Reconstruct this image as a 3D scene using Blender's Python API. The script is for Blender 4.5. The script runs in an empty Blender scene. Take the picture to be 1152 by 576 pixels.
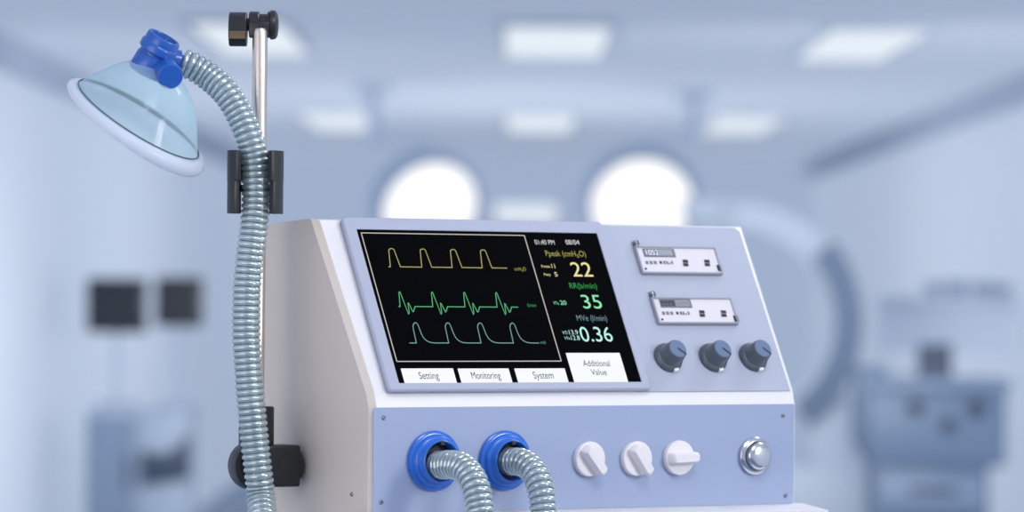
import bpy, bmesh, math, random
from math import sin, cos, pi, radians, tan, sqrt
from mathutils import Vector, Matrix
random.seed(4)
SC = bpy.context.scene
COL = SC.collection

# ------------------------------------------------------------------ camera
F = 5000.0                      # focal length in pixels of a 1152 px wide frame
CAMZ = 1.6
ROLL = 0.0094
cam_d = bpy.data.cameras.new('camera')
cam_d.sensor_width = 36.0
cam_d.lens = 36.0 * F / 1152.0
cam_d.shift_y = 29.0 / 1152.0
cam_d.clip_end = 200
cam_d.dof.use_dof = True
cam_d.dof.focus_distance = 3.745
cam_d.dof.aperture_fstop = 6.5
cam = bpy.data.objects.new('camera', cam_d)
COL.objects.link(cam)
cam.matrix_world = Matrix.Translation((0, 0, CAMZ)) @ Matrix.Rotation(pi/2, 4, 'X') @ Matrix.Rotation(ROLL, 4, 'Z')
SC.camera = cam
CR = cam.matrix_world.to_3x3()

def at(u, v, depth):
    """point of the photo's pixel at a given distance into the room"""
    d = CR @ Vector(((u-576)/F, -(v-317)/F, -1.0))
    return Vector((0, 0, CAMZ)) + d * (depth/d.y)

def pixel_ray(u, v):
    return CR @ Vector(((u-576)/F, -(v-317)/F, -1.0))

# ------------------------------------------------------------------ colour management, world
SC.view_settings.view_transform = 'Standard'
SC.view_settings.look = 'None'
SC.view_settings.gamma = 1
SC.view_settings.exposure = 0.0
SC.view_settings.use_curve_mapping = False
w = bpy.data.worlds.new('world'); SC.world = w
w.use_nodes = True
bg = w.node_tree.nodes['Background']
bg.inputs[0].default_value = (0.79, 0.88, 1.03, 1)
bg.inputs[1].default_value = 0.86

# ------------------------------------------------------------------ materials
def srgb(r, g, b):
    def f(c):
        c /= 255.0
        return c/12.92 if c <= .04045 else ((c+.055)/1.055)**2.4
    return (f(r), f(g), f(b), 1)

def pbr(name, col, rough=.4, metal=0.0, spec=.5, emit=None, es=1.0, coat=0.0, bump=0.0, var=0.0, scale=40):
    m = bpy.data.materials.new(name); m.use_nodes = True
    nt = m.node_tree; p = nt.nodes['Principled BSDF']
    if len(col) == 3: col = (*col, 1)
    p.inputs['Base Color'].default_value = col
    p.inputs['Roughness'].default_value = rough
    p.inputs['Metallic'].default_value = metal
    p.inputs['Specular IOR Level'].default_value = spec
    p.inputs['Coat Weight'].default_value = coat
    p.inputs['Coat Roughness'].default_value = .12
    if emit is not None:
        p.inputs['Emission Color'].default_value = (*emit[:3], 1)
        p.inputs['Emission Strength'].default_value = es
    if bump or var:
        tc = nt.nodes.new('ShaderNodeTexCoord')
        n = nt.nodes.new('ShaderNodeTexNoise'); n.inputs['Scale'].default_value = scale
        nt.links.new(tc.outputs['Object'], n.inputs['Vector'])
        if bump:
            b = nt.nodes.new('ShaderNodeBump'); b.inputs['Strength'].default_value = bump
            b.inputs['Distance'].default_value = .001
            nt.links.new(n.outputs['Fac'], b.inputs['Height'])
            nt.links.new(b.outputs['Normal'], p.inputs['Normal'])
        if var:
            mx = nt.nodes.new('ShaderNodeMix'); mx.data_type = 'RGBA'
            mx.inputs[6].default_value = col
            mx.inputs[7].default_value = tuple(c*(1-var) for c in col[:3]) + (1,)
            nt.links.new(n.outputs['Fac'], mx.inputs[0])
            nt.links.new(mx.outputs[2], p.inputs['Base Color'])
    return m

def glow(name, col, s=1.0):
    m = bpy.data.materials.new(name); m.use_nodes = True
    nt = m.node_tree; nt.nodes.clear()
    o = nt.nodes.new('ShaderNodeOutputMaterial'); e = nt.nodes.new('ShaderNodeEmission')
    e.inputs[0].default_value = (*col[:3], 1); e.inputs[1].default_value = s
    nt.links.new(e.outputs[0], o.inputs[0])
    return m

def frosted(name, col, trans=.5):
    """frosted translucent panel: scatters light on both sides"""
    m = bpy.data.materials.new(name); m.use_nodes = True
    nt = m.node_tree; nt.nodes.clear()
    o = nt.nodes.new('ShaderNodeOutputMaterial')
    d = nt.nodes.new('ShaderNodeBsdfDiffuse'); t = nt.nodes.new('ShaderNodeBsdfTranslucent')
    mx = nt.nodes.new('ShaderNodeMixShader'); mx.inputs[0].default_value = trans
    d.inputs[0].default_value = (*col[:3], 1); t.inputs[0].default_value = (*col[:3], 1)
    nt.links.new(d.outputs[0], mx.inputs[1]); nt.links.new(t.outputs[0], mx.inputs[2])
    nt.links.new(mx.outputs[0], o.inputs[0])
    return m

def clear_plastic(name, tint, body, face_opacity, edge_opacity, rough=.08, metal=0.0, blend=.35, translucency=.35):
    """thin see-through plastic: denser towards grazing angles, with gloss on top"""
    m = bpy.data.materials.new(name); m.use_nodes = True
    nt = m.node_tree; nt.nodes.clear()
    o = nt.nodes.new('ShaderNodeOutputMaterial')
    tr = nt.nodes.new('ShaderNodeBsdfTransparent'); tr.inputs[0].default_value = (*tint, 1)
    p = nt.nodes.new('ShaderNodeBsdfPrincipled')
    p.inputs['Base Color'].default_value = (*body, 1); p.inputs['Roughness'].default_value = rough
    p.inputs['Metallic'].default_value = metal
    tl = nt.nodes.new('ShaderNodeBsdfTranslucent'); tl.inputs[0].default_value = (*body, 1)
    a = nt.nodes.new('ShaderNodeMixShader'); a.inputs[0].default_value = translucency
    nt.links.new(p.outputs[0], a.inputs[1]); nt.links.new(tl.outputs[0], a.inputs[2])
    lw = nt.nodes.new('ShaderNodeLayerWeight'); lw.inputs[0].default_value = blend
    mr = nt.nodes.new('ShaderNodeMapRange')
    mr.inputs['To Min'].default_value = face_opacity; mr.inputs['To Max'].default_value = edge_opacity
    nt.links.new(lw.outputs['Facing'], mr.inputs['Value'])
    b = nt.nodes.new('ShaderNodeMixShader')
    nt.links.new(mr.outputs[0], b.inputs[0])
    nt.links.new(tr.outputs[0], b.inputs[1]); nt.links.new(a.outputs[0], b.inputs[2])
    nt.links.new(b.outputs[0], o.inputs[0])
    return m

M = {}
M['white_housing'] = pbr('white_housing', (.745, .735, .76), .38, bump=.05, scale=600)
M['side_shade'] = pbr('side_shade', (.70, .62, .555), .5, bump=.05, scale=600)  # white housing's side, with its shade put into a warm grey colour
M['lilac_plate'] = pbr('lilac_plate', (.385, .42, .525), .42, bump=.04, scale=700)
M['blue_plate'] = pbr('blue_plate', (.305, .37, .545), .42, bump=.04, scale=700)
M['bezel'] = pbr('bezel', (.385, .41, .52), .35)
M['screen_black'] = pbr('screen_black', (.0012, .0012, .002), .3, spec=.02)
M['screen_white'] = glow('screen_white', (.95, .97, 1.0), 1.0)
M['screen_ink'] = pbr('screen_ink', (.03, .035, .10), .5, spec=.1)
M['px_white'] = glow('px_white', (.80, .82, .85), .9)
M['px_line'] = glow('px_line', (.78, .76, .66), .75)
M['px_yellow'] = glow('px_yellow', (.92, .84, .38), .95)
M['px_yellow_dim'] = glow('px_yellow_dim', (.52, .47, .14), .75)
M['px_wave_yellow'] = glow('px_wave_yellow', (.50, .46, .20), .85)
M['px_green'] = glow('px_green', (.30, .88, .48), .95)
M['px_green_dim'] = glow('px_green_dim', (.05, .42, .12), .8)
M['px_wave_green'] = glow('px_wave_green', (.12, .52, .24), .9)
M['px_teal'] = glow('px_teal', (.55, .95, .90), .95)
M['px_teal_dim'] = glow('px_teal_dim', (.22, .42, .45), .7)
M['px_wave_teal'] = glow('px_wave_teal', (.22, .42, .38), .9)
M['port_blue'] = pbr('port_blue', (.012, .13, .58), .25, coat=.4)
M['mask_blue'] = pbr('mask_blue', (.015, .10, .44), .28, coat=.3)
M['hole_dark'] = pbr('hole_dark', (.012, .014, .02), .6)
M['white_plastic'] = pbr('white_plastic', (.78, .74, .76), .35)
M['knob_dark'] = pbr('knob_dark', (.085, .105, .13), .28)
M['knob_cap'] = pbr('knob_cap', (.125, .175, .285), .35)
M['knob_line'] = pbr('knob_line', (.012, .018, .06), .4)
M['mark_white'] = pbr('mark_white', (.95, .95, .95), .3)
M['steel'] = pbr('steel', (.72, .73, .76), .16, metal=1.0)
M['steel_dark'] = pbr('steel_dark', (.30, .31, .35), .25, metal=1.0)
M['pole_metal'] = pbr('pole_metal', (.80, .70, .62), .28, metal=1.0)  # warm tint puts the beige reflection of the surroundings into the metal
M['black_plastic'] = pbr('black_plastic', (.016, .016, .019), .34)
M['black_soft'] = pbr('black_soft', (.016, .016, .019), .45, bump=.2, scale=120)
M['bronze'] = pbr('bronze', (.42, .26, .15), .3, metal=.8)
M['module_face'] = pbr('module_face', (.66, .63, .68), .4)
M['module_frame'] = pbr('module_frame', (.36, .36, .42), .35, metal=.5)
M['lcd_grey'] = pbr('lcd_grey', (.15, .17, .24), .3)
M['lcd_pale'] = pbr('lcd_pale', (.30, .32, .38), .3)
M['lcd_dark'] = pbr('lcd_dark', (.05, .055, .08), .3)
M['ink_black'] = pbr('ink_black', (.01, .01, .014), .5)
M['ink_grey'] = pbr('ink_grey', (.16, .15, .18), .5)
M['dome'] = clear_plastic('dome', (.93, .985, 1.0), (.72, .93, 1.0), .36, .62, rough=.03, translucency=.5)
M['cushion'] = clear_plastic('cushion', (.95, .97, 1.0), (.90, .93, 1.0), .66, .80, rough=.2, translucency=.35)
M['dome_rim'] = pbr('dome_rim', (.05, .06, .075), .3)
M['hose'] = clear_plastic('hose', (.92, .98, .98), (.64, .74, .76), .68, .97, rough=.14, metal=.65, blend=.45, translucency=.12)
M['hose_valley_shade'] = clear_plastic('hose_valley_shade', (.80, .88, .90), (.16, .20, .22), .75, .97, rough=.3, metal=.3, blend=.45, translucency=.1)  # darker version of the hose plastic, paints shade into the valleys

# ------------------------------------------------------------------ mesh helpers
def finish(bm, angle=35, smooth=True):
    bmesh.ops.remove_doubles(bm, verts=bm.verts, dist=1e-6)
    bmesh.ops.recalc_face_normals(bm, faces=bm.faces)
    if smooth:
        for f in bm.faces: f.smooth = True
        a = radians(angle)
        for e in bm.edges:
            if len(e.link_faces) == 2 and e.calc_face_angle(0) > a: e.smooth = False

def obj(name, bm, mat, parent=None, mtx=None, smooth=True, angle=35):
    finish(bm, angle, smooth)
    me = bpy.data.meshes.new(name); bm.to_mesh(me); bm.free()
    for m in (mat if isinstance(mat, (list, tuple)) else [mat]): me.materials.append(M[m] if isinstance(m, str) else m)
    o = bpy.data.objects.new(name, me); COL.objects.link(o)
    if parent is not None: o.parent = parent
    if mtx is not None: o.matrix_local = mtx
    return o

def tag(o, label=None, cat=None, group=None, kind=None):
    if label: o['label'] = label
    if cat: o['category'] = cat
    if group: o['group'] = group
    if kind: o['kind'] = kind
    return o

def thing(name, mtx, label, cat, group=None):
    o = bpy.data.objects.new(name, None); COL.objects.link(o)
    o.matrix_world = mtx; o.empty_display_size = .05
    return tag(o, label, cat, group)

def copy_tree(o, parent=None):
    c = o.copy(); COL.objects.link(c)
    if parent is not None: c.parent = parent
    for ch in list(o.children): copy_tree(ch, c)
    return c

def setmat(bm, start, idx):
    bm.faces.ensure_lookup_table()
    for f in bm.faces[start:]: f.material_index = idx

def box(bm, lo, hi, bev=0.0, seg=2, mtx=None, mat=0):
    b = bmesh.new()
    bmesh.ops.create_cube(b, size=1)
    for v in b.verts:
        v.co = Vector([lo[i] + (v.co[i]+.5)*(hi[i]-lo[i]) for i in range(3)])
    if bev: bmesh.ops.bevel(b, geom=list(b.edges), offset=bev, segments=seg, profile=.5, affect='EDGES')
    return merge(bm, b, mtx, mat)

def merge(bm, b, mtx=None, mat=0):
    if mtx is not None: bmesh.ops.transform(b, matrix=mtx, verts=b.verts)
    for f in b.faces: f.material_index = mat
    t = bpy.data.meshes.new('t'); b.to_mesh(t); b.free(); bm.from_mesh(t); bpy.data.meshes.remove(t)
    return bm

def lathe(bm, prof, n=48, mtx=None, mat=0, close_top=True, close_bot=True):
    b = bmesh.new(); rings = []
    for r, z in prof:
        rings.append([b.verts.new((r*cos(2*pi*k/n), r*sin(2*pi*k/n), z)) for k in range(n)])
    for i in range(len(rings)-1):
        for k in range(n):
            b.faces.new((rings[i][k], rings[i][(k+1) % n], rings[i+1][(k+1) % n], rings[i+1][k]))
    if close_bot: b.faces.new(rings[0][::-1])
    if close_top: b.faces.new(rings[-1])
    return merge(bm, b, mtx, mat)

def prism(bm, poly, z0, z1, bev=0.0, mtx=None, mat=0, seg=2):
    b = bmesh.new()
    lo = [b.verts.new((x, y, z0)) for x, y in poly]; hi = [b.verts.new((x, y, z1)) for x, y in poly]
    n = len(poly)
    b.faces.new(lo[::-1]); b.faces.new(hi)
    for i in range(n): b.faces.new((lo[i], lo[(i+1) % n], hi[(i+1) % n], hi[i]))
    if bev: bmesh.ops.bevel(b, geom=list(b.edges), offset=bev, segments=seg, profile=.5, affect='EDGES')
    return merge(bm, b, mtx, mat)

def rrect(x0, x1, y0, y1, r, k=4):
    pts = []
    for cx, cy, a0 in ((x1-r, y1-r, 0), (x0+r, y1-r, pi/2), (x0+r, y0+r, pi), (x1-r, y0+r, 3*pi/2)):
        for i in range(k+1):
            a = a0 + pi/2*i/k; pts.append((cx+r*cos(a), cy+r*sin(a)))
    return pts

def loops(bm, ls, cap0=True, cap1=True, mtx=None, mat=0):
    b = bmesh.new()
    rings = [[b.verts.new(p) for p in l] for l in ls]
    n = len(rings[0])
    for i in range(len(rings)-1):
        for k in range(n):
            b.faces.new((rings[i][k], rings[i][(k+1) % n], rings[i+1][(k+1) % n], rings[i+1][k]))
    if cap0: b.faces.new(rings[0][::-1])
    if cap1: b.faces.new(rings[-1])
    return merge(bm, b, mtx, mat)

def catmull(pts, n=16):
    P = [pts[0]*2-pts[1]] + list(pts) + [pts[-1]*2-pts[-2]]
    out = []
    for i in range(1, len(P)-2):
        for k in range(n):
            t = k/n
            a, b, c, d = P[i-1], P[i], P[i+1], P[i+2]
            out.append(.5*((2*b)+(c-a)*t+(2*a-5*b+4*c-d)*t*t+(3*b-a-3*c+d)*t**3))
    out.append(pts[-1].copy())
    return out

def sweep(bm, path, rad, n=24, step=None, cap=True, mat=0, web=None):
    """tube along a path; rad(s) gives the radius at arc length s"""
    L = [0.0]
    for i in range(1, len(path)): L.append(L[-1] + (path[i]-path[i-1]).length)
    tot = L[-1]; cnt = max(2, int(tot/step)) if step else len(path)-1
    pts = []; j = 0
    for k in range(cnt+1):
        s = tot*k/cnt
        while j < len(L)-2 and L[j+1] < s: j += 1
        t = (s-L[j])/max(L[j+1]-L[j], 1e-9)
        pts.append((path[j].lerp(path[j+1], t), s))
    b = bmesh.new(); rings = []; up = None
    for k, (p, s) in enumerate(pts):
        a = pts[max(k-1, 0)][0]; c = pts[min(k+1, cnt)][0]
        t = (c-a).normalized()
        if up is None:
            up = Vector((0, 1, 0)) if abs(t.y) < .9 else Vector((0, 0, 1))
        up = (up - t*up.dot(t)).normalized(); sd = t.cross(up)
        r = rad(s)
        rings.append([b.verts.new(p + (up*cos(2*pi*q/n)+sd*sin(2*pi*q/n))*r) for q in range(n)])
    for i in range(cnt):
        for q in range(n):
            b.faces.new((rings[i][q], rings[i][(q+1) % n], rings[i+1][(q+1) % n], rings[i+1][q]))
    if cap: b.faces.new(rings[0][::-1]); b.faces.new(rings[-1])
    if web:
        # the thin web between two ridges has its shade painted on as a darker colour
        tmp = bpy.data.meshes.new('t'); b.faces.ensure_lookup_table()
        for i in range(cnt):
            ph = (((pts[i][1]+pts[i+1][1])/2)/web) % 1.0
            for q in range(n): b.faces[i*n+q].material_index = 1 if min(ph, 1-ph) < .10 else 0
        b.to_mesh(tmp); b.free(); bm.from_mesh(tmp); bpy.data.meshes.remove(tmp)
        return bm
    return merge(bm, b, None, mat)

def text_mesh(s):
    cu = bpy.data.curves.new('text', 'FONT'); cu.body = s; cu.size = 1.0
    o = bpy.data.objects.new('text', cu); COL.objects.link(o)
    dg = bpy.context.evaluated_depsgraph_get(); dg.update()
    me = bpy.data.meshes.new_from_object(o.evaluated_get(dg))
    bpy.data.objects.remove(o); bpy.data.curves.remove(cu)
    return me
def text(bm, s, x0, x1, y0, y1, z, mat=0, weight=0.0):
    """lettering fitted to the box x0..x1, baseline y0 .. cap height y1"""
    me = text_mesh(s)
    ref = text_mesh('H'); cap = max(v.co.y for v in ref.vertices); bpy.data.meshes.remove(ref)
    xs = [v.co.x for v in me.vertices]; a, c = min(xs), max(xs)
    for v in me.vertices:
        v.co = Vector((x0+(v.co.x-a)/(c-a)*(x1-x0), y0+v.co.y/cap*(y1-y0), z))
    b = bmesh.new(); b.from_mesh(me); bpy.data.meshes.remove(me)
    return merge(bm, b, None, mat)

def line(bm, pts, wdt, z, mat=0):
    """flat polyline drawn in a plane"""
    b = bmesh.new(); n = len(pts); vs = []
    P = [Vector(p) for p in pts]
    for i in range(n):
        d1 = (P[i]-P[i-1]).normalized() if i else (P[1]-P[0]).normalized()
        d2 = (P[i+1]-P[i]).normalized() if i < n-1 else d1
        n1 = Vector((-d1.y, d1.x)); n2 = Vector((-d2.y, d2.x))
        nn = (n1+n2)
        if nn.length < .2: nn = n1
        nn.normalize(); k = min(1.6, 1/max(.3, nn.dot(n1)))
        vs.append((b.verts.new((*(P[i]+nn*wdt/2*k), z)), b.verts.new((*(P[i]-nn*wdt/2*k), z))))
    for i in range(n-1):
        try: b.faces.new((vs[i][0], vs[i][1], vs[i+1][1], vs[i+1][0]))
        except ValueError: pass
    return merge(bm, b, None, mat)

# ------------------------------------------------------------------ ventilator frame
TH, BE = radians(33), radians(29)
P0 = at(418, 458, 3.70)                    # top left corner of the lower front panel
VX = Vector((cos(TH), sin(TH), 0)); VY = Vector((-sin(TH), cos(TH), 0)); VZ = Vector((0, 0, 1))
VM = Matrix((( *[VX[0], VY[0], VZ[0]], P0.x), (VX[1], VY[1], VZ[1], P0.y), (VX[2], VY[2], VZ[2], P0.z), (0, 0, 0, 1)))
VMI = VM.inverted()
ZO = .0135; YO = ZO*tan(BE)*.5
def frame(o, x, y, z):
    return Matrix(((x[0], y[0], z[0], o[0]), (x[1], y[1], z[1], o[1]), (x[2], y[2], z[2], o[2]), (0, 0, 0, 1)))
LP = frame((0, 0, 0), (1, 0, 0), (0, 0, 1), (0, -1, 0))                       # lower panel: x right, y up, z out
SP = frame((0, YO, ZO), (1, 0, 0), (0, sin(BE), cos(BE)), (0, -cos(BE), sin(BE)))   # slanted panel
def on(frm, u, v, h=0.0):
    """coordinates (x, y) on a panel of the ventilator for a pixel of the photo, h above the panel"""
    inv = (VM @ frm).inverted()
    o = inv @ Vector((0, 0, CAMZ)); d = inv.to_3x3() @ pixel_ray(u, v)
    t = (h-o.z)/d.z
    return Vector((o.x+d.x*t, o.y+d.y*t))
def Lp(u, v, h=0.0): return on(LP, u, v, h)
def Sp(u, v, h=0.0): return on(SP, u, v, h)

vent = thing('ventilator', VM, 'white desktop medical ventilator with slanted black screen showing waveforms', 'ventilator')

# housing: one profile, extruded along x, edges softened
W = .442
LS = .1635
yt, zt = YO+LS*sin(BE), ZO+LS*cos(BE)
prof = [(0, -.2), (0, 0), (YO, ZO), (yt, zt), (yt+.012, zt+.0008), (.183, zt-.0045), (.183, -.2)]
bm = bmesh.new()
a = [bm.verts.new((0, y, z)) for y, z in prof]; c = [bm.verts.new((W, y, z)) for y, z in prof]
n = len(prof)
bm.faces.new(a); bm.faces.new(c[::-1])
for i in range(n): bm.faces.new((a[i], c[i], c[(i+1) % n], a[(i+1) % n]))
bmesh.ops.recalc_face_normals(bm, faces=bm.faces)
side_edges = [e for e in bm.edges if abs(e.verts[0].co.x-e.verts[1].co.x) < 1e-6 and max(e.verts[0].co.y, e.verts[1].co.y) < yt+.001]
bmesh.ops.bevel(bm, geom=side_edges, offset=.005, segments=1, profile=.5, affect='EDGES')
top_edges = [e for e in bm.edges if abs(e.verts[0].co.x-e.verts[1].co.x) > .2 and min(e.verts[0].co.z, e.verts[1].co.z) > zt-.003 and e.verts[0].co.y < yt+.003]
bmesh.ops.bevel(bm, geom=top_edges, offset=.0015, segments=2, profile=.5, affect='EDGES')
for v in bm.verts:
    if v.co.x < .1 and v.co.z > 0: v.co.x -= .008*v.co.z/zt
bm.normal_update()
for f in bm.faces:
    f.material_index = 1 if (f.normal.x < -.45 and f.calc_center_median().x < .1) else 0  # left faces take the colour with the shade painted in
obj('housing', bm, ['white_housing', 'side_shade'], vent, angle=20)

# lower front panel
bm = bmesh.new()
pl = [Lp(419, 458), Lp(893, 455.5), Lp(895, 566)]
px1 = .4372; zb = -.0885
pts = rrect(.0015, px1, zb, -.0004, .0015, 2)
loops(bm, [[(x, y, 0) for x, y in pts], [(x, y, .0009) for x, y in pts]], mtx=LP)
obj('front_panel', bm, 'blue_plate', vent)

def screw_bm():
    b = bmesh.new()
    lathe(b, [(.0019, 0), (.0019, .0006), (.0013, .0012)], 16)
    box(b, (-.0014, -.0003, .0010), (.0014, .0003, .00128), mat=1)
    return b
first = None
for u, v in ((431, 470), (880, 467.5), (882.5, 557.5), (428, 565)):
    p = Lp(u, v)
    mt = LP @ Matrix.Translation((p.x, p.y, .0009)) @ Matrix.Rotation(random.random()*3, 4, 'Z')
    if first is None: first = obj('screw', screw_bm(), ['steel_dark', 'ink_black'], vent, mt)
    else:
        c = first.copy(); COL.objects.link(c); c.parent = vent; c.matrix_local = mt
SIDE = frame((0, 0, 0), (0, -1, 0), (0, 0, 1), (-1, 0, 0))
p = on(SIDE, 396, 556)
c = first.copy(); COL.objects.link(c); c.parent = vent; c.matrix_local = SIDE @ Matrix.Translation((p.x, p.y, 0))

# front ledge under the panel
bm = bmesh.new()
poly = [(.449, .002), (.4515, -.033), (-.050, -.033), (-.057, -.030), (-.060, -.024), (-.058, -.016), (-.030, .002)]
zt_l, zb_l = zb, zb-.03
lo = [(x, y, zb_l) for x, y in poly]
hi = [(x, y, zt_l-.0002-.0046*min(1, max(0, -y/.033))) for x, y in poly]
loops(bm, [lo, hi])
obj('front_ledge', bm, 'white_housing', vent)

# right control plate on the slant
bm = bmesh.new()
cx0, cx1, cs0, cs1 = .270, .4345, -.0028, .1625
poly = [(cx0, cs0), (cx1, cs0), (cx1-.0005, cs1-.004), (cx1-.005, cs1), (cx0, cs1)]
prism(bm, poly, 0, .0008, mtx=SP)
obj('control_plate', bm, 'lilac_plate', vent)

# display
H0 = .0062
bx0, bx1, bs0, bs1 = .0155, .2822, -.0032, .1635
sx0, sx1, ss0, ss1 = .0268, .2735, .0038, .1515
K = 3
def rl(x0, x1, y0, y1, r, z): return [(x, y, z) for x, y in rrect(x0, x1, y0, y1, r, K)]
bm = bmesh.new()
e = .0012
loops(bm, [rl(bx0+.001, bx1-.001, bs0+.001, bs1-.001, .002, .0002), rl(bx0+.001, bx1-.001, bs0+.001, bs1-.001, .002, .002), rl(bx0, bx1, bs0, bs1, .0035, .0022),
           rl(bx0, bx1, bs0, bs1, .0035, H0-e), rl(bx0+e, bx1-e, bs0+e, bs1-e, .003, H0),
           rl(sx0, sx1, ss0, ss1, .0003, H0), rl(sx0, sx1, ss0, ss1, .0003, H0-.001)], cap0=True, cap1=False)
disp = obj('display', bm, 'bezel', vent, SP)
SZ = H0-.001
def Q(u, v): return Sp(u, v, SZ)
bm = bmesh.new()
loops(bm, [rl(sx0, sx1, ss0, ss1, .0003, SZ-.002), rl(sx0, sx1, ss0, ss1, .0003, SZ)], mat=0)
TZ = SZ+.00015
mats = ['screen_black', 'px_line', 'px_white', 'px_yellow', 'px_yellow_dim', 'px_green', 'px_green_dim', 'px_teal', 'px_teal_dim']
ix = {k: i for i, k in enumerate(mats)}
fr = [Q(404.8, 262.6), Q(588.6, 264.4), Q(632.4, 406.7), Q(447.8, 406.3)]
x0, x1 = (fr[0].x+fr[3].x)/2, (fr[1].x+fr[2].x)/2; s0, s1 = (fr[2].y+fr[3].y)/2, (fr[0].y+fr[1].y)/2
lw = .0009
line(bm, [(x0, s0), (x1, s0)], lw, TZ, 1); line(bm, [(x0, s1), (x1, s1)], lw, TZ, 1)
line(bm, [(x0, s0), (x0, s1)], lw*1.1, TZ, 1); line(bm, [(x1, s0), (x1, s1)], lw*1.1, TZ, 1)
def T(b, s, uL, uR, vt, vb, mat):
    # uL / uR measured at mid height of the lettering
    vm = (vt+vb)/2
    a = Q(uL, vm); c = Q(uR, vm); lo = Q((uL+uR)/2, vb).y; hi = Q((uL+uR)/2, vt).y
    text(b, s, a.x, c.x, lo, hi, TZ, mat)
T(bm, '01:40 PM', 601.5, 623.5, 270, 275.2, ix['px_white'])
T(bm, '08/04', 636.2, 651.5, 270, 275.2, ix['px_white'])
T(bm, 'Ppeak (cmH\u2082O)', 613.5, 658.5, 282.2, 288.4, ix['px_yellow_dim'])
T(bm, '22', 642.8, 665.4, 295.4, 311.2, ix['px_yellow'])
T(bm, 'Pmean', 609, 618.6, 298.2, 301.2, ix['px_yellow'])
T(bm, '11', 620.4, 624.2, 297, 301.8, ix['px_yellow'])
T(bm, 'Peep', 612, 619, 307.3, 310.3, ix['px_yellow'])
T(bm, '5', 623.6, 627, 306.2, 311, ix['px_yellow'])
T(bm, 'RR(b/min)', 640.5, 671, 318.4, 324.6, ix['px_green_dim'])
T(bm, '35', 654.6, 676, 332, 347, ix['px_green'])
T(bm, 'VTe', 622.4, 628.4, 339.2, 342.8, ix['px_green'])
T(bm, '20', 630, 637, 338.2, 343, ix['px_green'])
T(bm, 'MVe (l/min)', 648.6, 682.4, 354.6, 361, ix['px_teal_dim'])
T(bm, '0.36', 652.6, 688, 368, 384.2, ix['px_teal'])
T(bm, 'VTi', 632.5, 638.3, 372.6, 376.2, ix['px_teal'])
T(bm, '13.9', 640, 650, 371.4, 376.4, ix['px_teal'])
T(bm, 'VTe', 635, 641, 378.8, 382.2, ix['px_teal'])
T(bm, '12.8', 642.3, 652, 377.6, 382.6, ix['px_teal'])
T(bm, 'cmH\u2082O', 578.5, 591.5, 300.6, 304.6, ix['px_yellow_dim'])
T(bm, 'l/min', 593.4, 602.8, 341.6, 345.4, ix['px_green_dim'])
T(bm, 'ml', 608.2, 613.4, 383.4, 387, ix['px_teal_dim'])
obj('screen', bm, mats, disp, smooth=False)
def smooth_line(pts, n=5):
    return [(p.x, p.y) for p in catmull([Vector((x, y, 0)) for x, y in pts], n)]
def wave(pulse, starts, head, tail, mat, label):
    bm = bmesh.new(); P = [Q(*head)]
    base = Q(*head).y
    ref = Q(*starts[0])
    for st in starts:
        o = Q(*st)
        for (u, v) in pulse:
            q = Q(u, v); P.append(Vector((q.x-ref.x+o.x, q.y-base+base)))
    e = Q(*tail); P.append(Vector((e.x, base)))
    line(bm, [(p.x, p.y) for p in P], .00085, TZ+.0001)
    tag(obj('waveform', bm, mat, disp, smooth=False), label)
yp = [(439, 300.3), (437.2, 281.5), (438.2, 280.2), (440.2, 279.7), (442.2, 280.2), (443.3, 281.6), (450.3, 300.3)]
wave(yp, [(439, 300.3), (474.3, 300.4), (508.3, 300.5), (542, 300.6)], (436.8, 300.3), (570, 300.3), 'px_wave_yellow', 'yellow pressure trace, topmost on the screen')
gp = [(450, 345), (448.6, 329.4), (449.6, 328.4), (450.4, 330), (459.4, 353.4), (460.2, 352.5), (458.8, 341), (459.6, 341.5), (464.4, 350.8), (465.2, 350.3), (466.8, 345)]
wave(gp, [(450, 345), (486.6, 345), (522.8, 345), (558.8, 345)], (448, 345), (582.6, 345), 'px_wave_green', 'green flow trace in the middle of the screen')
tp = [(468.2, 386), (464.4, 368), (464.8, 365.5), (466, 363.6), (467.2, 363.2), (468.8, 363.8), (470.2, 366), (474, 376), (476.8, 380.8), (480, 383.6), (484, 385.4), (489, 386)]
wave(tp, [(468.2, 386), (504.6, 386), (541, 386), (577.4, 386)], (460.5, 386), (606.5, 386), 'px_wave_teal', 'pale teal volume trace, lowest on the screen')
def button(quad, lines, label):
    q = [Q(*p) for p in quad]
    x0, x1 = (q[0].x+q[3].x)/2, (q[1].x+q[2].x)/2; s0, s1 = (q[2].y+q[3].y)/2, (q[0].y+q[1].y)/2
    bm = bmesh.new()
    loops(bm, [[(x, y, SZ-.0005) for x, y in rrect(x0, x1, s0, s1, .0003, 1)], [(x, y, TZ) for x, y in rrect(x0, x1, s0, s1, .0003, 1)]])
    for s, uL, uR, vt, vb in lines:
        vm = (vt+vb)/2
        a = Q(uL, vm); c = Q(uR, vm)
        text(bm, s, a.x, c.x, Q((uL+uR)/2, vb).y, Q((uL+uR)/2, vt).y, TZ+.00015, 1)
    tag(obj('touch_button', bm, ['screen_white', 'screen_ink'], disp, smooth=False), label)
button([(451, 414.5), (510.2, 414.5), (513.5, 431.2), (455, 431.2)], [('Setting', 471, 493.2, 418.8, 426.4)], 'white button reading Setting')
button([(515, 414.6), (572.6, 414.6), (576.2, 431.2), (519, 431.2)], [('Monitoring', 530, 562.6, 418.6, 426.2)], 'white button reading Monitoring')
button([(578.8, 414.6), (635.3, 414.4), (639.7, 431), (582.8, 431)], [('System', 599.6, 622.2, 418.4, 426)], 'white button reading System')
button([(636.4, 397.4), (696.6, 396.8), (707, 430), (646.2, 430)], [('Additional', 655.4, 685.6, 405.4, 412.2), ('Value', 664.6, 682, 415.4, 422)], 'taller white button reading Additional Value')

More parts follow.
